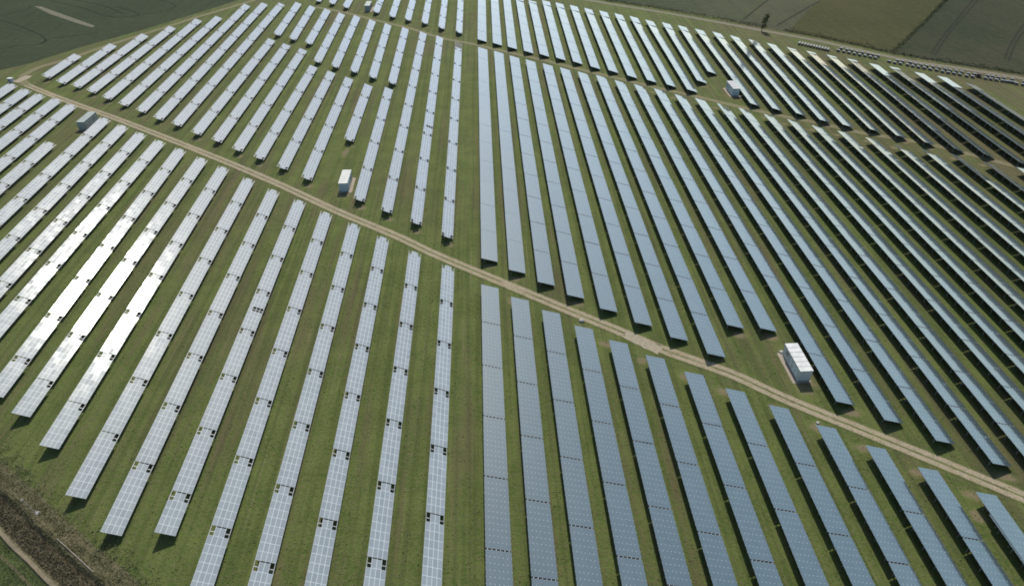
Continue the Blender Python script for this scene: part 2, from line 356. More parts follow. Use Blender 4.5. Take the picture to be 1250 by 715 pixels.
def frame_mesh(kind, n, gap):
    """steel under one table: purlins along the row, rafters down the slope, two posts a bay"""
    mb = MB()
    cols = NL if kind == 'L' else RCOLS
    W = WL if kind == 'L' else WR
    w = W/cols
    m = MODL if kind == 'L' else MODR
    t = TL if kind == 'L' else TR
    h = HL if kind == 'L' else HR
    L = n*m
    if kind == 'L':
        for k in range(cols+1):
            x = min(max(k*w, .05), W-.05)
            mb.box(x-.04, .0, -.11, x+.04, L+gap, -.05)
        for r in range(n):
            y = (r+.5)*m
            mb.box(.03, y-.06, -.20, W-.03, y+.06, -.113)
        step = 3
    else:
        for k in range(cols):
            x = (k+.5)*w
            mb.box(x-.035, 0, -.14, x+.035, L+gap, -.07)
            if gap > .05: mb.box(x-.075, L+.004, -.045, x+.075, L+gap-.004, -.012)
        step = 3
        for r in range(1, n, 2):
            y = r*m
            mb.box(.05, y-.05, -.21, W-.05, y+.05, -.123)
    ct, st = math.cos(t), math.sin(t)
    def loc(X, Z):                    # upright world offset from the high corner -> tilted local
        return (X*ct - Z*st, X*st + Z*ct)
    for r in range(1, n, step):
        y = (r+.5)*m if kind == 'L' else r*m
        for fx in (.18, .80):
            X = fx*W*ct
            zt = -X*math.tan(t) - .12
            a = loc(X, zt); b = loc(X, -h-.15)
            mb.bar((a[0], y, a[1]), (b[0], y, b[1]), .06, 6)
        # brace from the low post foot to the high end of the rafter
        a = loc(.72*W*ct, -h+.35); b = loc(.32*W*ct, -.32*W*st-.24)
        mb.bar((a[0], y+.07, a[1]), (b[0], y+.07, b[1]), .035, 5)
    return mb.mesh('support_frame', [M_STEEL])

_tm, _fm = {}, {}
def get_table(kind, n, holes=frozenset()):
    k = (kind, n, holes)
    if k not in _tm: _tm[k] = table_mesh(kind, n, holes)
    return _tm[k]
def get_frame(kind, n, gap):
    k = (kind, n, gap)
    if k not in _fm: _fm[k] = frame_mesh(kind, n, gap)
    return _fm[k]

ORD = ['zeroth','first','second','third','fourth','fifth','sixth','seventh','eighth','ninth','tenth','eleventh','twelfth','thirteenth',
       'fourteenth','fifteenth','sixteenth','seventeenth','eighteenth','nineteenth','twentieth','twenty-first','twenty-second','twenty-third',
       'twenty-fourth','twenty-fifth','twenty-sixth','twenty-seventh','twenty-eighth','twenty-ninth']
def nth(i): return '' if i == 1 else ORD[i] + ' '
LAB = {
 'A': lambda i: 'white-gridded panel row below the gravel track, %s left of the aisle' % ORD[i],
 'B': lambda i: 'blue-grey panel row below the gravel track, %s right of the central aisle' % ORD[i],
 'C': lambda i: 'gridded panel row ending above the gravel track, %s left of the aisle' % ORD[i],
 'G': lambda i: 'short pale panel row behind a cross gap, in line %s left of the aisle' % ORD[i],
 'D': lambda i: 'blue-grey panel row between the two tracks, %s right of the central aisle' % ORD[i],
 'E': lambda i: 'pale gridded panel row beyond the faint far track, %s left of the central aisle' % ORD[i],
 'F': lambda i: 'pale bluish panel row beyond the faint far track, %s right of the central aisle' % ORD[i],
}
SPECIAL = {
 ('A', 16): 'gridded panel row stopping short behind the grey cabin at upper left',
 ('C', 5): 'short pale gridded panel row ending behind the teal-grey cabin above the gravel track',
 ('C', 1): 'pale gridded panel row beside the central aisle, bare steel rails at its far end',
 ('C', 2): 'gridded panel row above the gravel track, three modules missing side by side',
 ('A', 6): 'white-gridded panel row below the gravel track, three modules missing midway',
 ('D', 14): 'blue-grey panel row with half the modules missing at its far end',
 ('D', 9): 'shortened blue-grey row behind the white-roofed cabin, nearer the aisle',
 ('D', 10): 'shortened blue-grey row behind the white-roofed cabin, farther from the aisle',
 ('F', 14): 'shortened pale bluish row left of the far cabin, nearer the aisle of two such',
 ('F', 15): 'shortest pale bluish row left of the far cabin, ending behind its roof',
 ('F', 19): 'pale bluish row with a grey gap of missing modules near its far end',
}
GRP = {'A': 'white-gridded panel rows below the gravel track', 'B': 'blue-grey panel rows below the gravel track',
       'C': 'pale gridded panel rows above the gravel track', 'G': 'short pale rows behind the cross gap',
       'D': 'blue-grey panel rows between the two tracks', 'E': 'pale rows beyond the far track left of the aisle',
       'F': 'pale bluish rows beyond the far track'}

def t0(X): return 18.8 - (X-126)*.087

def far_tilt(b, i, X, Y, k, n):
    """small lie of the land under each thin-film table (degrees)"""
    base = 18.0
    if b == 'B': return base + random.uniform(-.3, .3)
    lim = t0(X)
    if b == 'D':
        if 21 <= i <= 24 and k >= n-1: return lim + 4.5
        if i >= 23 and k == n-2: return lim + 3.5
        return min(base, lim - (3.8 if X < 112 else 2.9)) + random.uniform(-.3, .3)
    if k == n-1: return (min(14.5, lim-4.2) if i < 29 else lim + .6)
    if i >= 28 and k < n-1: return lim + (1.6 if i == 28 and k > n-5 else 3.0)
    dark_k = {22: 2, 23: 4, 24: 1, 25: 2, 26: 4, 27: 3}.get(i, 0)
    if X > 139 and Y < min(204 + (X-143)*1.1, 216): return lim + 4.5
    if X > 124: return lim - (.2 if X > 146 else 1.2 if X > 134 else 2.2) + random.uniform(-.4, .4)
    return min(base, lim - 3.8) + random.uniform(-.3, .3)

def panel_row(b, i, x0, y0, x1, y1):
    kind = 'L' if b in 'ACGE' else 'R'
    h = HL if kind == 'L' else HR
    L = math.hypot(x1-x0, y1-y0)
    az = math.atan2(x1-x0, y1-y0)
    root = empty('panel_row', (x0, y0, 0), -az)
    tag(root, SPECIAL.get((b, i)) or LAB[b](i), 'solar panels', GRP[b])
    m = MODL if kind == 'L' else MODR
    if kind == 'L':
        nfull = 9 if b == 'A' else 12
        gap = .25 if b == 'A' else .22
    else:
        nfull, gap = 12, .29
    pitch = nfull*m + gap
    cnt = L/pitch
    if kind == 'R' and b in 'DF' and abs(cnt-round(cnt)) < .35:
        k = max(1, round(cnt)); pitch = (L+gap)/k; gap = pitch - nfull*m
        if not .08 < gap < .45:
            gap = .29; pitch = nfull*m + gap
    tabs = []                          # (local y, modules, part?)
    if b in 'AB':                      # whole tables counted from the far end
        y = L
        while y > 1.0:
            n = nfull if y >= nfull*m - .7 else max(2, int(round(y/m)))
            tabs.append((y-n*m, n)); y -= n*m + gap
            if n < nfull: break
        tabs.reverse()
    else:
        y = 0
        while y < L - 1.0:
            rem = L - y
            n = nfull if rem >= nfull*m - .7 else max(2, int(round(rem/m)))
            tabs.append((y, n)); y += n*m + gap
            if n < nfull: break
    nt = len(tabs)
    for k, (y, n) in enumerate(tabs):
        holes = set()
        short = n < nfull
        if kind == 'L':
            if b == 'A':
                holes |= {(3, n-1)}
                if not (k == 0 and i in (8, 9, 10)): holes |= {(0, n-1)}
            else:
                holes |= {(0, 0), (3, 0)}
            if (b, i) == ('C', 2) and k == 3: holes |= {(1, 4), (2, 4), (3, 4)}
            if (b, i) == ('A', 6) and k == nt-4: holes |= {(1, 4), (2, 4), (3, 4)}
            if (b, i) == ('E', 6) and k == 0: holes |= {(1, 9), (2, 9), (3, 9)}
        else:
            if (b, i) == ('D', 14) and k == nt-1: holes |= {(c, r) for c in (2, 3, 4, 5) for r in range(5, n)} | {(c, 4) for c in (3, 4)}
            if (b, i) == ('D', 15) and k == nt-1: holes |= {(5, n-1), (4, n-1), (5, n-2)}
            if (b, i) == ('F', 19) and k == nt-1: holes |= {(c, r) for c in range(1, 6) for r in range(5, 9)} | {(5, 9), (4, 9)}
            if (b, i) == ('F', 25) and k == nt-3: holes |= {(5, 3), (5, 4), (4, 3)}
        holes = frozenset(holes)
        if kind == 'L':
            tilt = math.degrees(TL) + random.uniform(-.45, .45)
        else:
            X = x0 + (x1-x0)*(y+n*m/2)/L
            tilt = far_tilt(b, i, X, y0 + y + n*m/2, k, nt)
        o = link(bpy.data.objects.new('panel_table', get_table(kind, n, holes)), root)
        o.location = (0, y, h)
        o.rotation_euler = (0, R(tilt), R(random.uniform(-.12, .12)))
        g = gap if k < nt-1 else 0.0
        link(bpy.data.objects.new('support_frame', get_frame(kind, n, round(g, 3))), o)
    if (b, i) == ('C', 1):
        o = link(bpy.data.objects.new('bare_frame', get_frame('L', 5, 0.0)), root)
        o.location = (0, y + n*m + .3, h - .01)
        o.rotation_euler = (0, TL, 0)
        o['label'] = 'bare steel rails without modules'
    return root

for rw in rows: panel_row(*rw)

# ---------------------------------------------------------------- ground, tracks, fields
def sheet(name, pts, z, mat, kind='structure'):
    me = bpy.data.meshes.new(name)
    bm = bmesh.new()
    f = bm.faces.new([bm.verts.new((x, y, z)) for x, y in pts])
    if f.normal.z < 0 or sum((pts[k][0]*pts[(k+1) % len(pts)][1]-pts[(k+1) % len(pts)][0]*pts[k][1]) for k in range(len(pts))) < 0: f.normal_flip()
    bmesh.ops.triangulate(bm, faces=bm.faces[:])
    bm.to_mesh(me); bm.free()
    me.materials.append(mat)
    return tag(link(bpy.data.objects.new(name, me)), kind=kind)

def smooth_line(pts, step=2.0):
    P = [Vector((x, y, 0)) for x, y in pts]
    out = []
    for k in range(len(P)-1):
        p0 = P[max(k-1, 0)]; p1 = P[k]; p2 = P[k+1]; p3 = P[min(k+2, len(P)-1)]
        n = max(1, int((p2-p1).length/step))
        for j in range(n):
            t = j/n
            out.append(.5*((2*p1) + (p2-p0)*t + (2*p0-5*p1+4*p2-p3)*t*t + (3*p1-p0-3*p2+p3)*t**3))
    out.append(P[-1])
    return out

def strip_mesh(pts, width, z, mb=None, jit=0.0, step=2.0):
    mb = mb or MB()
    P = smooth_line(pts, step)
    prev = None; s = 0
    for k, p in enumerate(P):
        d = (P[min(k+1, len(P)-1)] - P[max(k-1, 0)]).normalized()
        nrm = Vector((-d.y, d.x, 0))
        wd = width*(1 + random.uniform(-jit, jit))
        a = p + nrm*wd/2; b = p - nrm*wd/2
        a.z = b.z = z
        if prev:
            s += (p-P[k-1]).length
            mb.face([prev[0], prev[1], b, a], 0, [(0, prev[2]), (1, prev[2]), (1, s), (0, s)])
        prev = (a, b, s)
    return mb

def strip(name, pts, width, z, mat, jit=0.0):
    return tag(strip_mesh(pts, width, z, jit=jit).build(name, [mat]), kind='structure')

g = MB()
S = 6000
g.face([(-S, -S, 0), (S, -S, 0), (S, S, 0), (-S, S, 0)])
tag(g.build('ground', [M_GRASS]), kind='structure')

M_T1 = mat_track('gravel_track', (.25, .205, .138), 1.0, .95)
M_T2 = mat_track('worn_track', (.17, .145, .085), .75, .3)
M_TP = mat_track('pale_path', (.16, .14, .105), .9, .2)
strip('track', T1, 3.2, .035, M_T1)
strip('track', T1hook, 3.4, .039, M_T2)
strip('track', T2, 3.0, .033, M_T2)
strip('path', TP, 3.4, .037, M_TP)
M_PAD = mat_soil('pale_slab', (.23, .195, .135), (.29, .25, .18), 1.2)
tp = MB()
pp = [Vector((x, y, 0)) for x, y in patch]
edge = []
for k in range(4):
    a, b = pp[k], pp[(k+1) % 4]
    for j in range(8):
        q = a.lerp(b, j/8) + Vector((random.uniform(-.18, .18), random.uniform(-.18, .18), 0))
        edge.append((q.x, q.y))
sheet('gravel_pavement', edge, .043, M_PAD)
sheet('gravel_pavement', [(-187.2+dx, 277.2+dy) for dx, dy in ((-2.2,-1.0),(.6,-2.6),(2.6,2.5),(2.2,5.2),(-.5,5.6))], .045, M_PAD)
# worn bare earth round the row ends
M_EARTH = mat_soil('bare_earth', (.13, .10, .058), (.17, .135, .08), .6)

M_CROP = mat_field('green_crop', (.027, .036, .018), (.034, .043, .022), R(35), .5)
M_FA = mat_field('rough_meadow', (.036, .044, .022), (.052, .056, .030), R(60), .2)
M_FB = mat_field('stubble_field', (.044, .047, .026), (.056, .056, .031), R(-40), .4)
M_FC = mat_field('olive_field', (.038, .040, .014), (.047, .046, .017), R(-40), .4)
M_FD = mat_field('dull_green_field', (.023, .031, .015), (.036, .037, .020), R(-35), .3)
sheet('field', crop, .030, M_CROP)
sheet('field', fieldA, .030, M_FA)
sheet('field', fieldB, .030, M_FB)
sheet('field', fieldC, .030, M_FC)
sheet('field', fieldD, .030, M_FD)
sheet('bare_strip_of_field', bare, .045, mat_soil('fallow_soil', (.10, .095, .065), (.135, .125, .088), .5))
M_TRAM = mat_field('pressed_crop', (.017, .023, .014), (.021, .027, .016), R(35), .5)
M_TRAM2 = mat_field('pressed_grass', (.018, .021, .013), (.023, .025, .015), R(35), .5)
for q in tram:
    mb = MB()
    strip_mesh(q, .9, .040, mb); 
    tag(mb.build('wheel_track', [M_TRAM]), kind='structure')
for q in ftram:
    tag(strip_mesh(q, 1.0, .040).build('wheel_track', [M_TRAM2]), kind='structure')

# trodden, thin turf at the row ends: bare in the middle, running out into the grass
def mat_worn():
    t = NT('worn_turf')
    g, h, fine, vfine = grass_nodes(t)
    uv = t.n('ShaderNodeUVMap')
    ln = t.n('ShaderNodeVectorMath', operation='LENGTH'); t.l(uv.outputs[0], ln.inputs[0])
    w = t.world()
    r_ = t.math('ADD', ln.outputs['Value'], t.math('MULTIPLY', t.math('SUBTRACT', t.noise(w, .55, 5, .65), .5), 1.3))
    m = t.math('MULTIPLY', t.ramp(r_, .85, .25), t.ramp(ln.outputs['Value'], .98, .75))
    m = t.math('MULTIPLY', m, .8)
    e = t.mix(t.ramp(vfine, .35, .65), (.115, .088, .052), (.175, .140, .088))
    t.bsdf(t.mix(m, g, e), .95, .05, normal=t.bump(h, .8, .2))
    return t.mat
M_WORN = mat_worn()
WZ = [.004]
def worn(x, y, rx, ry, rot):
    mb = MB(); n = 14; WZ[0] += .0002; z = WZ[0]
    P = []; Q = []
    for k in range(n):
        a = 2*math.pi*k/n; c, s_ = math.cos(a), math.sin(a)
        P.append((x + rx*c*math.cos(rot) - ry*s_*math.sin(rot), y + rx*c*math.sin(rot) + ry*s_*math.cos(rot), z)); Q.append((c, s_))
    for k in range(n):
        j = (k+1) % n
        mb.face([(x, y, z), P[k], P[j]], 0, [(0, 0), Q[k], Q[j]])
    tag(mb.build('bare_ground', [M_WORN]), kind='structure')
for rw in rows:
    b, i, x0, y0, x1, y1 = rw
    W_ = 3 if b in 'ACGE' else 4
    if b in 'CDEF' and random.random() < .8 and not (b == 'D' and i > 14):
        worn(x0 + W_*random.uniform(.4, .8), y0 - random.uniform(.8, 1.6), random.uniform(1.8, 2.8), random.uniform(1.3, 2.0), random.uniform(-.5, .2))
    if b in 'B' or (b in 'A' and random.random() < .4) or (b == 'D' and random.random() < .4):
        worn(x1 + W_*random.uniform(-.1, .6), y1 + random.uniform(.2, 1.2), random.uniform(1.5, 2.6), random.uniform(1.2, 1.8), random.uniform(-.8, .1))
worn(brown[0][0]+1, brown[0][1]-4, 1.8, 5.0, -.15)
for c in cont: worn(c[0], c[1]-3.5, 4.0, 6.5, 0)

# ---------------------------------------------------------------- vegetation
def leaf_mat(name, a, b):
    t = NT(name)
    oi = t.n('ShaderNodeNewGeometry')
    c = t.mix(oi.outputs['Random Per Island'], a, b)
    t.bsdf(c, .75, .15)
    return t.mat
M_LEAF = leaf_mat('tree_leaves', (.035, .050, .016), (.075, .090, .032))
M_LEAFD = leaf_mat('hedge_leaves', (.028, .036, .014), (.058, .066, .026))
M_WEED = leaf_mat('weed_leaves', (.055, .070, .022), (.13, .125, .065))
M_REED = leaf_mat('dry_reed', (.12, .105, .058), (.23, .195, .12))
M_REEDD = leaf_mat('bank_grass', (.072, .075, .030), (.15, .14, .072))
M_BARK = plain('tree_bark', (.09, .07, .05), .9, .1)

def leaf(mb, c, size, mat=0):
    a = random.uniform(0, 2*math.pi); b = random.uniform(-1.0, 1.0)
    u = Vector((math.cos(a), math.sin(a), b*.7)).normalized()
    w = u.cross(Vector((random.uniform(-1, 1), random.uniform(-1, 1), random.uniform(.2, 1)))).normalized()
    u *= size; w *= size*.55
    c = Vector(c)
    mb.face([c-u, c-w*.9, c+u, c+w], mat)

def clumps(mb, centre, rad, n_cl, n_leaf, size, squash=1.0):
    for _ in range(n_cl):
        d = Vector((random.gauss(0, 1), random.gauss(0, 1), random.gauss(0, 1))).normalized()*random.random()**.4
        c = Vector(centre) + Vector((d.x*rad, d.y*rad, d.z*rad*squash))
        r = rad*random.uniform(.18, .34)
        for _ in range(n_leaf):
            q = Vector((random.gauss(0, .5), random.gauss(0, .5), random.gauss(0, .45)))*r
            leaf(mb, c+q, size*random.uniform(.6, 1.3))

def tall_tree(x, y, h, lean, label):
    root = empty('tree', (x, y, 0)); tag(root, label, 'tree')
    mb = MB()
    p = Vector((0, 0, -.2)); top = Vector((lean[0], lean[1], h*.85))
    for k in range(5):
        q = Vector((0, 0, 0)).lerp(top, (k+1)/5) + Vector((random.uniform(-.2, .2), random.uniform(-.2, .2), 0))
        mb.bar(p, q, .20*(1-k*.17), 7, r2=.20*(1-(k+1)*.17)); p = q
    for k in range(9):
        s = Vector((0, 0, 0)).lerp(top, random.uniform(.3, .9))
        e = s + Vector((random.uniform(-1.3, 1.3), random.uniform(-1.3, 1.3), random.uniform(.4, 1.4)))
        mb.bar(s, e, .06, 5, r2=.02)
    mb.build('trunk', [M_BARK], root)
    cb = MB()
    for f, rr, nc in ((.25, 1.0, 10), (.42, 1.25, 16), (.6, 1.55, 24), (.78, 1.6, 26), (.95, 1.1, 16)):
        c = Vector((0, 0, 0)).lerp(top, f); c.z = h*f
        clumps(cb, c, rr, nc, 26, .17, 1.0)
    cb.build('crown', [M_LEAF], root)
tall_tree(tree[0], tree[1], 7.6, (1.6, .8), 'slim dark leaning tree standing alone beside the pale far path')

# hedge and reeds behind the pale far path, and along the field boundary
def hedge_run(name, pts, width, h, dens, mat, label, cat, zoff=0.0):
    mb = MB()
    P = smooth_line(pts, 1.2)
    for k, p in enumerate(P):
        hh = h*(.55 + .75*abs(math.sin(k*.37) * math.sin(k*.113+1))) * random.uniform(.8, 1.2)
        for _ in range(dens):
            q = p + Vector((random.uniform(-.5, .5)*width, random.uniform(-.5, .5)*width, random.random()**1.3*hh + zoff))
            leaf(mb, q, random.uniform(.16, .34))
    o = mb.build(name, [mat])
    return tag(o, label, cat)
hedge_run('hedge', dark, 3.2, 1.2, 34, M_LEAFD, 'long low dark scrubby hedge running behind the pale path at upper right', 'hedge')
hedge_run('hedge', hedge, 1.8, 1.3, 22, M_LEAFD, 'narrow dark hedge dividing the olive field from the dull green field', 'hedge')
rough = [(q[0]+2.5, q[1]+5.5) for q in TP[:6]]
hedge_run('hedge', rough, 4.5, .9, 30, leaf_mat('scrub_leaves', (.045, .052, .024), (.085, .088, .045)), 'rough green weedy strip behind the pale path at the top', 'hedge')

# bank and reed ditch at the lower left
bp = Vector((-76.72, 69.00, 0)); bu = Vector((.8087, -.5882, 0)); bn = Vector((-.5882, -.8087, 0))
profile = [(-3.6, .006), (-2.6, .06), (-1.7, .30), (-1.0, .62), (-.45, .66), (.0, .30), (.25, .10), (1.0, .10), (2.0, .12), (2.9, .12), (3.2, .34), (3.4, .50), (3.95, .50), (4.2, .25), (4.9, .14), (5.4, .22), (5.8, .22), (6.2, .12), (9.0, .10), (60, .10)]
M_BANK = mat_soil('brown_bank', (.064, .060, .030), (.105, .092, .052), .5)
M_BED = mat_soil('reed_litter', (.095, .080, .046), (.135, .115, .066), .9)
M_PATHB = mat_soil('pale_bank_path', (.15, .125, .08), (.20, .17, .11), 1.2)
M_BGRASS = mat_field('bank_turf', (.040, .055, .018), (.055, .070, .026), R(38), .5)
slot = [4, 0, 0, 0, 0, 1, 1, 1, 1, 1, 0, 2, 0, 3, 3, 4, 3, 3, 3]
mb = MB()
N = 120
def bz(s, d, z):
    a = .06 if d < 20 else 0
    return z + a*(math.sin(s*.9+d*1.3)*math.sin(s*.37-d*.7)) * min(1, max(0, (d+3.6)/2))
for k in range(N):
    s0, s1 = -90 + 180*k/N, -90 + 180*(k+1)/N
    for j in range(len(profile)-1):
        (d0, z0), (d1, z1) = profile[j], profile[j+1]
        P = []
        for s, d, z in ((s0, d0, z0), (s0, d1, z1), (s1, d1, z1), (s1, d0, z0)):
            w = .12*math.sin(s*.21) + .08*math.sin(s*.53+1)
            q = bp + bu*s + bn*(d + (w if d < 16 else 0)); q.z = max(.004, bz(s, d, z)); P.append(q)
        mb.face(P, slot[j])
tag(mb.build('ditch_terrain', [M_BANK, M_BED, M_PATHB, M_BGRASS, M_BANK]), kind='structure')

def blades(name, d0, d1, s0, s1, n, hmin, hmax, mat, zf, lean=.35):
    mb = MB()
    for _ in range(n):
        s, d = random.uniform(s0, s1), random.uniform(d0, d1)
        w = .12*math.sin(s*.21) + .08*math.sin(s*.53+1)
        b = bp + bu*s + bn*(d+w); b.z = zf(d)
        h = random.uniform(hmin, hmax)
        a = random.uniform(0, 2*math.pi)
        side = Vector((math.cos(a), math.sin(a), 0))*random.uniform(.03, .07)
        tip = b + Vector((random.gauss(0, lean), random.gauss(0, lean), 1))*h
        mb.face([b-side, b+side, tip])
    return tag(mb.build(name, [mat]), kind='stuff')
def prof(d):
    for (a, za), (b, zb) in zip(profile, profile[1:]):
        if a <= d <= b: return za + (zb-za)*(d-a)/(b-a) - .04
    return 0
blades('reeds', .25, 3.1, -30, 30, 16000, .25, .7, M_REED, prof, .45)
blades('dry_grass', -2.6, .1, -30, 30, 9000, .12, .4, M_REEDD, prof, .6)
blades('bank_grass', 4.2, 9.5, -30, 30, 9000, .12, .4, M_WEED, prof, .6)
# leafy weeds along the field side of the bank
wb = MB()
for _ in range(420):
    s = random.uniform(-30, 30); d = -3.6 + random.gauss(0, 1.1)
    w = .12*math.sin(s*.21) + .08*math.sin(s*.53+1)
    c = bp + bu*s + bn*(d+w); c.z = max(0, prof(d)) + .12
    r = random.uniform(.15, .5)
    for _ in range(14):
        leaf(wb, c + Vector((random.gauss(0, r), random.gauss(0, r), abs(random.gauss(0, .2)))), random.uniform(.06, .15))
tag(wb.build('weeds', [M_WEED]), kind='stuff')

# low tussocks through the near meadow
M_TUSS = leaf_mat('meadow_tussock', (.050, .066, .018), (.105, .115, .042))
tb = MB()
rowx = [(r_[2], r_[3]) for r_ in rows if r_[0] in 'AB']
for _ in range(36000):
    y = 48 + 150*random.random()**1.6
    x = random.uniform(-110, 95)
    r = .12
    c = Vector((x, y, .05))
    leaf(tb, c, random.uniform(.06, .17))
tag(tb.build('tussock_grass', [M_TUSS]), kind='stuff')

# ---------------------------------------------------------------- cabins
def cabin(x, y, rz, w, L, h, wallc, roofc, doorc, pad_side, label, seams=5):
    root = empty('equipment_cabin', (x, y, 0), rz); tag(root, label, 'cabin', 'equipment cabins among the panel rows')
    mw = plain('cabin_wall', wallc, .55, .3, 0, .08, .6)
    mr = plain('cabin_roof', roofc, .6, .3, 0, .10, .9)
    md = plain('cabin_door', doorc, .5, .35, 0, .08, .8)
    mk = plain('cabin_seam', (.24, .24, .22), .8, .1)
    mp = mat_soil('concrete_pad', (.26, .22, .17), (.33, .28, .22), 1.5)
    # plinth and slab
    b = MB(); b.box(-w/2+.05, -L/2+.05, -.1, w/2-.05, L/2-.05, .28); b.build('plinth', [plain('plinth_concrete', (.22, .22, .21), .9, .1)], root)
    b = MB(); b.box(-w/2-(1.0 if pad_side < 0 else .25), -L/2-.35, -.1, w/2+(1.0 if pad_side > 0 else .25), L/2+.35, .06); b.build('concrete_pad', [mp], root)
    # walls with shallow ribs
    b = MB(); b.box(-w/2, -L/2, .28, w/2, L/2, h-.16)
    n = int(L/.55)
    for k in range(n):
        yy = -L/2 + (k+.5)*L/n
        for sx in (-1, 1):
            b.box(sx*(w/2+.018)-.018, yy-.10, .34, sx*(w/2+.018)+.016, yy+.10, h-.24)
    b.build('wall', [mw], root)
    # roof in panels with dark seams
    r = MB(); k0 = -L/2-.08; sl = (L+.16)/(seams+1)
    for k in range(seams+1):
        r.box(-w/2-.08, k0+k*sl+.045, h-.16, w/2+.08, k0+(k+1)*sl-.045, h)
    ro = r.build('roof', [mr], root)
    sm = MB(); sm.box(-w/2-.06, k0+.05, h-.14, w/2+.06, -k0-.05, h-.05); sm.build('roof_joint', [mk], ro)
    # doors and louvres on both long sides, one door on the near end
    for sx in (-1, 1):
        for yy, dw in ((-L*.34, 1.05), (-L*.19, 1.05), (L*.02, .9)):
            d = MB(); xx = sx*(w/2+.045)
            d.box(xx-.03, yy-dw/2, .42, xx+.03, yy+dw/2, h-.42)
            do = d.build('door', [md], root)
            hh = MB(); hh.box(xx+sx*.03-.02, yy+dw*.32, 1.25, xx+sx*.03+.03, yy+dw*.42, 1.55); hh.build('handle', [mk], do)
        lv = MB(); xx = sx*(w/2+.045)
        for q in range(7): lv.box(xx-.03, L*.2, 1.5+q*.12, xx+.03, L*.33, 1.57+q*.12)
        lv.build('louvre', [mk], root)
    return root
WT = (.50, .54, .57)
cabin(cont[0][0], cont[0][1], R(.8), 2.5, 8.2, 2.95, (.40, .42, .39), (.42, .42, .39), (.42, .49, .48), -1, 'long white-roofed grey cabin just above the gravel track at right', 5)
cabin(cont[1][0], cont[1][1], R(.2), 2.5, 8.4, 2.95, (.32, .40, .39), (.40, .40, .35), (.36, .44, .44), 1, 'pale-roofed teal-grey cabin standing above the gravel track left of the aisle', 5)
cabin(cont[2][0], cont[2][1], R(.5), 2.45, 8.2, 2.95, (.34, .41, .40), (.27, .26, .26), (.40, .47, .47), -1, 'pinkish-grey-roofed cabin beyond the faint far track, beside the shortest bluish row', 3)
cabin(cont[3][0], cont[3][1], R(-1.5), 2.6, 8.8, 2.95, (.25, .28, .25), (.23, .26, .23), (.27, .30, .28), 1, 'grey flat-roofed cabin at far upper left just below the gravel track', 3)
cabin(cont[4][0], cont[4][1], R(-1), 2.5, 8.6, 2.95, (.23, .26, .24), (.24, .27, .24), (.25, .28, .26), 1, 'small dark grey cabin at the very top, beyond the faint far track', 3)

# white meter kiosk at the end of the outermost row
k = empty('meter_kiosk', (kiosk[0], kiosk[1], 0)); tag(k, 'small white box kiosk at the far end of the outermost left row', 'kiosk')
mkw = plain('kiosk_white', (.42, .42, .39), .6, .3)
b = MB(); b.box(-.9, -.6, -.05, .9, .6, 1.35); b.build('body', [plain('kiosk_body', (.45, .46, .46), .6, .3)], k)
b = MB(); b.box(-1.0, -.75, 1.35, 1.0, .75, 1.5); b.build('roof', [mkw], k)
b = MB()
b.box(-.75, -.64, .15, -.03, -.601, 1.25); b.build('door', [plain('kiosk_door', (.22, .22, .23), .6, .3)], k)

# ---------------------------------------------------------------- pallets of boxed modules along the far path
M_WOOD = plain('pallet_wood', (.22, .16, .10), .85, .1)
M_CARD = plain('wrapped_carton', (.125, .135, .13), .6, .3, 0, .3)
M_CSIDE = plain('carton_side', (.10, .10, .09), .6, .3, 0, .2)
def pallet_proto(w, L, h):
    root = empty('pallet_load', (0, 0, 0))
    b = MB()
    for xx in (-w/2, -.06, w/2-.12): b.box(xx, -L/2, 0, xx+.12, L/2, .11)
    nb = 7
    for q in range(nb):
        yy = -L/2 + q*(L-.1)/(nb-1); b.box(-w/2, yy, .112, w/2, yy+.1, .135)
    b.build('pallet', [M_WOOD], root)
    b = MB(); b.box(-w/2+.05, -L/2+.05, .137, w/2-.05, L/2-.05, h-.06, 0)
    for q in (-.25, .25): b.box(q*w-.03, -L/2+.03, .14, q*w+.03, L/2-.03, h-.05, 0)
    b.build('carton', [M_CSIDE], root)
    b = MB(); b.box(-w/2+.02, -L/2+.02, h-.057, w/2-.02, L/2-.02, h, 0)
    b.build('cover', [M_CARD], root)
    return root
def kids(o): return [c for c in bpy.data.objects if c.parent == o]
def clone(o, ch):
    c = o.copy(); link(c)
    for q in ch:
        d = q.copy(); link(d); d.parent = c
    return c
tight = pallet_proto(.75, 2.8, .9); tch = kids(tight)
wide = pallet_proto(1.3, 1.15, .8); wch = kids(wide)
pdir = math.atan2(247.36-290.87, 204.79-151.79)
prot = pdir
uw = {'t': False, 'w': False}
def place(proto, ch, key, x, y, rz, label, group):
    o = proto if not uw[key] else clone(proto, ch)
    uw[key] = True
    o.location = (x, y, .004); o.rotation_euler = (0, 0, rz)
    return tag(o, label, 'pallet', group)
for q, (x, y) in enumerate(pal_tight):
    place(tight, tch, 't', x, y, R(-28)+R(random.uniform(-3, 3)), 'narrow pale load in the tight file by the far path, %s from left' % ORD[q+1], 'tightly filed pale loads by the far path')
nf = 0
for q, (x, y) in enumerate(pal_near):
    lab = '%s pale boxy load from the left in the nearer spaced line' % ORD[q+1] if q+1 < len(ORD) else '%s pale boxy load from the right in the nearer spaced line' % ORD[len(pal_near)-q]
    place(wide, wch, 'w', x, y, prot+R(random.uniform(-7, 7)), lab, 'spaced pale loads by the far path, nearer line')
    if q in (8, 27, 29, 30): continue
    ang = R(random.uniform(-7, 7))
    nf += 1
    lab2 = '%s pale boxy load from the left in the farther spaced line' % ORD[min(nf, 29)]
    if q == len(pal_near)-1: lab2 = 'pale boxy load nearest the right edge in the farther spaced line'
    place(wide, wch, 'w', x+2.25+random.uniform(-.2, .2), y+2.45+random.uniform(-.2, .2), prot+ang, lab2, 'spaced pale loads by the far path, farther line')
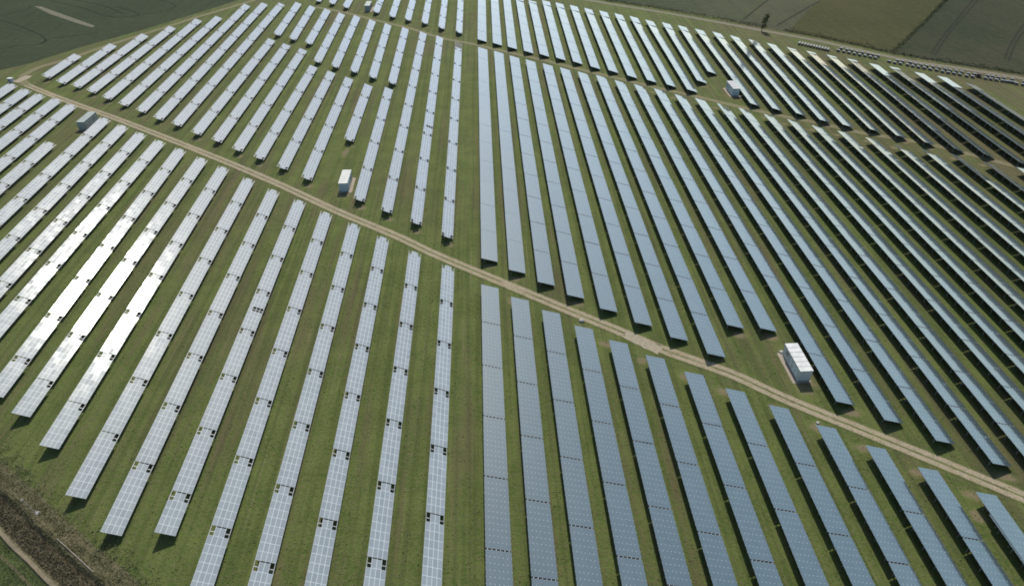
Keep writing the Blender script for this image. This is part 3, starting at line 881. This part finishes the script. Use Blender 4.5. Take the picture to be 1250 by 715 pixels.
k = clone(wide, wch); k.location = (dark_thing[0], dark_thing[1]+.8, .004); k.rotation_euler = (0, 0, prot); k.scale = (1.25, 1.5, 1.7)
tag(k, 'larger dark brown load standing between the pale loads near the right edge', 'pallet')
MD = plain('brown_tarp', (.07, .05, .04), .7, .2)
for c in kids(k):
    if c.name.startswith(('carton', 'cover')):
        c.data = c.data.copy(); c.data.materials[0] = MD

# ---------------------------------------------------------------- small things
def rock(x, y, s, label, n=5):
    b = MB()
    bm = bmesh.new(); bmesh.ops.create_icosphere(bm, subdivisions=2, radius=s)
    for v in bm.verts:
        v.co *= 1 + random.uniform(-.18, .18); v.co.z *= .6; v.co.x *= 1.2
    me = bpy.data.meshes.new('rock'); bm.to_mesh(me); bm.free(); me.materials.append(plain('pale_rock', (.32, .31, .27), .9, .1))
    o = link(bpy.data.objects.new('rock', me)); o.location = (x, y, s*.35); tag(o, label, 'rock')
rock(stones[0][0], stones[0][1], .42, 'small white stone on the grass left of the long white-roofed cabin')
rock(stones[1][0], stones[1][1], .50, 'pale stone at the gravel track edge by the fourth lower blue-grey row')
rock(stones[2][0], stones[2][1], .28, 'small white stone by the far corner of the tenth lower blue-grey row')
rock(stones[3][0], stones[3][1], .55, 'white stone at the near corner of the pinkish-grey-roofed cabin')

p0 = Vector((pole[0][0], pole[0][1], 0))
k = empty('marker_post', (p0.x, p0.y, .5)); tag(k, 'thin leaning post with a small white plate on the brown bank', 'post')
b = MB(); b.bar((0, 0, -.4), (-1.3, .5, 3.0), .045, 6); b.build('post', [plain('post_grey', (.25, .24, .22), .7, .2)], k)
b = MB(); b.box(-1.48, .46, 2.78, -1.14, .50, 3.06); b.build('plate', [plain('plate_white', (.7, .7, .68), .5, .3)], k)
b = MB(); b.box(-.35, -.35, -.45, .35, .35, .02); b.build('footing', [plain('footing_concrete', (.24, .23, .21), .9, .1)], k)
b = MB()
a0 = bp + bu*7.0 + bn*(-.75); a1 = bp + bu*17.3 + bn*(-.75)
a0.z = prof(-.75)+.14; a1.z = prof(-.75)+.14
b.bar(a0, a1, .075, 8)
tag(b.build('drain_pipe', [plain('pipe_grey', (.22, .19, .15), .7, .2)]), 'thin pale pipe lying along the crest of the brown bank', 'pipe')

# ---------------------------------------------------------------- light
SUN_EL, SUN_AZ = 45.0, 6.5           # degrees; azimuth from +Y towards +X
sd = bpy.data.lights.new('sun', 'SUN'); so = link(bpy.data.objects.new('sun', sd))
sd.energy = 3.9; sd.angle = R(.55); sd.color = (1.0, .96, .89)
dirv = Vector((math.sin(R(SUN_AZ))*math.cos(R(SUN_EL)), math.cos(R(SUN_AZ))*math.cos(R(SUN_EL)), math.sin(R(SUN_EL))))
so.rotation_euler = dirv.to_track_quat('Z', 'Y').to_euler()
so.location = (0, 0, 150)
w = bpy.data.worlds.new('World'); scn.world = w; w.use_nodes = True
nt = w.node_tree; nt.nodes.clear()
sky = nt.nodes.new('ShaderNodeTexSky'); sky.sky_type = 'NISHITA'; sky.sun_disc = False
sky.sun_elevation = R(SUN_EL); sky.sun_rotation = R(SUN_AZ)
sky.altitude = 100; sky.air_density = 1.0; sky.dust_density = 1.0; sky.ozone_density = 1.0
bg = nt.nodes.new('ShaderNodeBackground'); bg.inputs['Strength'].default_value = .12
wo = nt.nodes.new('ShaderNodeOutputWorld')
nt.links.new(sky.outputs[0], bg.inputs['Color']); nt.links.new(bg.outputs[0], wo.inputs['Surface'])

# ---------------------------------------------------------------- camera
cam = bpy.data.cameras.new('camera'); co = link(bpy.data.objects.new('camera', cam))
TH, YAW, ROLL, H = CAM
fw = Vector((math.sin(YAW)*math.cos(TH), math.cos(YAW)*math.cos(TH), -math.sin(TH)))
rt = fw.cross(Vector((0, 0, 1))).normalized(); dn = fw.cross(rt)
r2 = rt*math.cos(ROLL) + dn*math.sin(ROLL); d2 = -rt*math.sin(ROLL) + dn*math.cos(ROLL)
mt = Matrix((( r2.x, -d2.x, -fw.x, 0), (r2.y, -d2.y, -fw.y, 0), (r2.z, -d2.z, -fw.z, H), (0, 0, 0, 1)))
co.matrix_world = mt
cam.sensor_width = 36; cam.sensor_fit = 'HORIZONTAL'; cam.lens = 36*833/1250
cam.clip_start = .5; cam.clip_end = 9000
scn.camera = co
scn.cycles.sample_clamp_direct = 4.0
scn.cycles.filter_width = 1.8
scn.view_settings.view_transform = 'Standard'; scn.view_settings.look = 'None'
scn.view_settings.exposure = EXPOSURE; scn.view_settings.gamma = 1.0
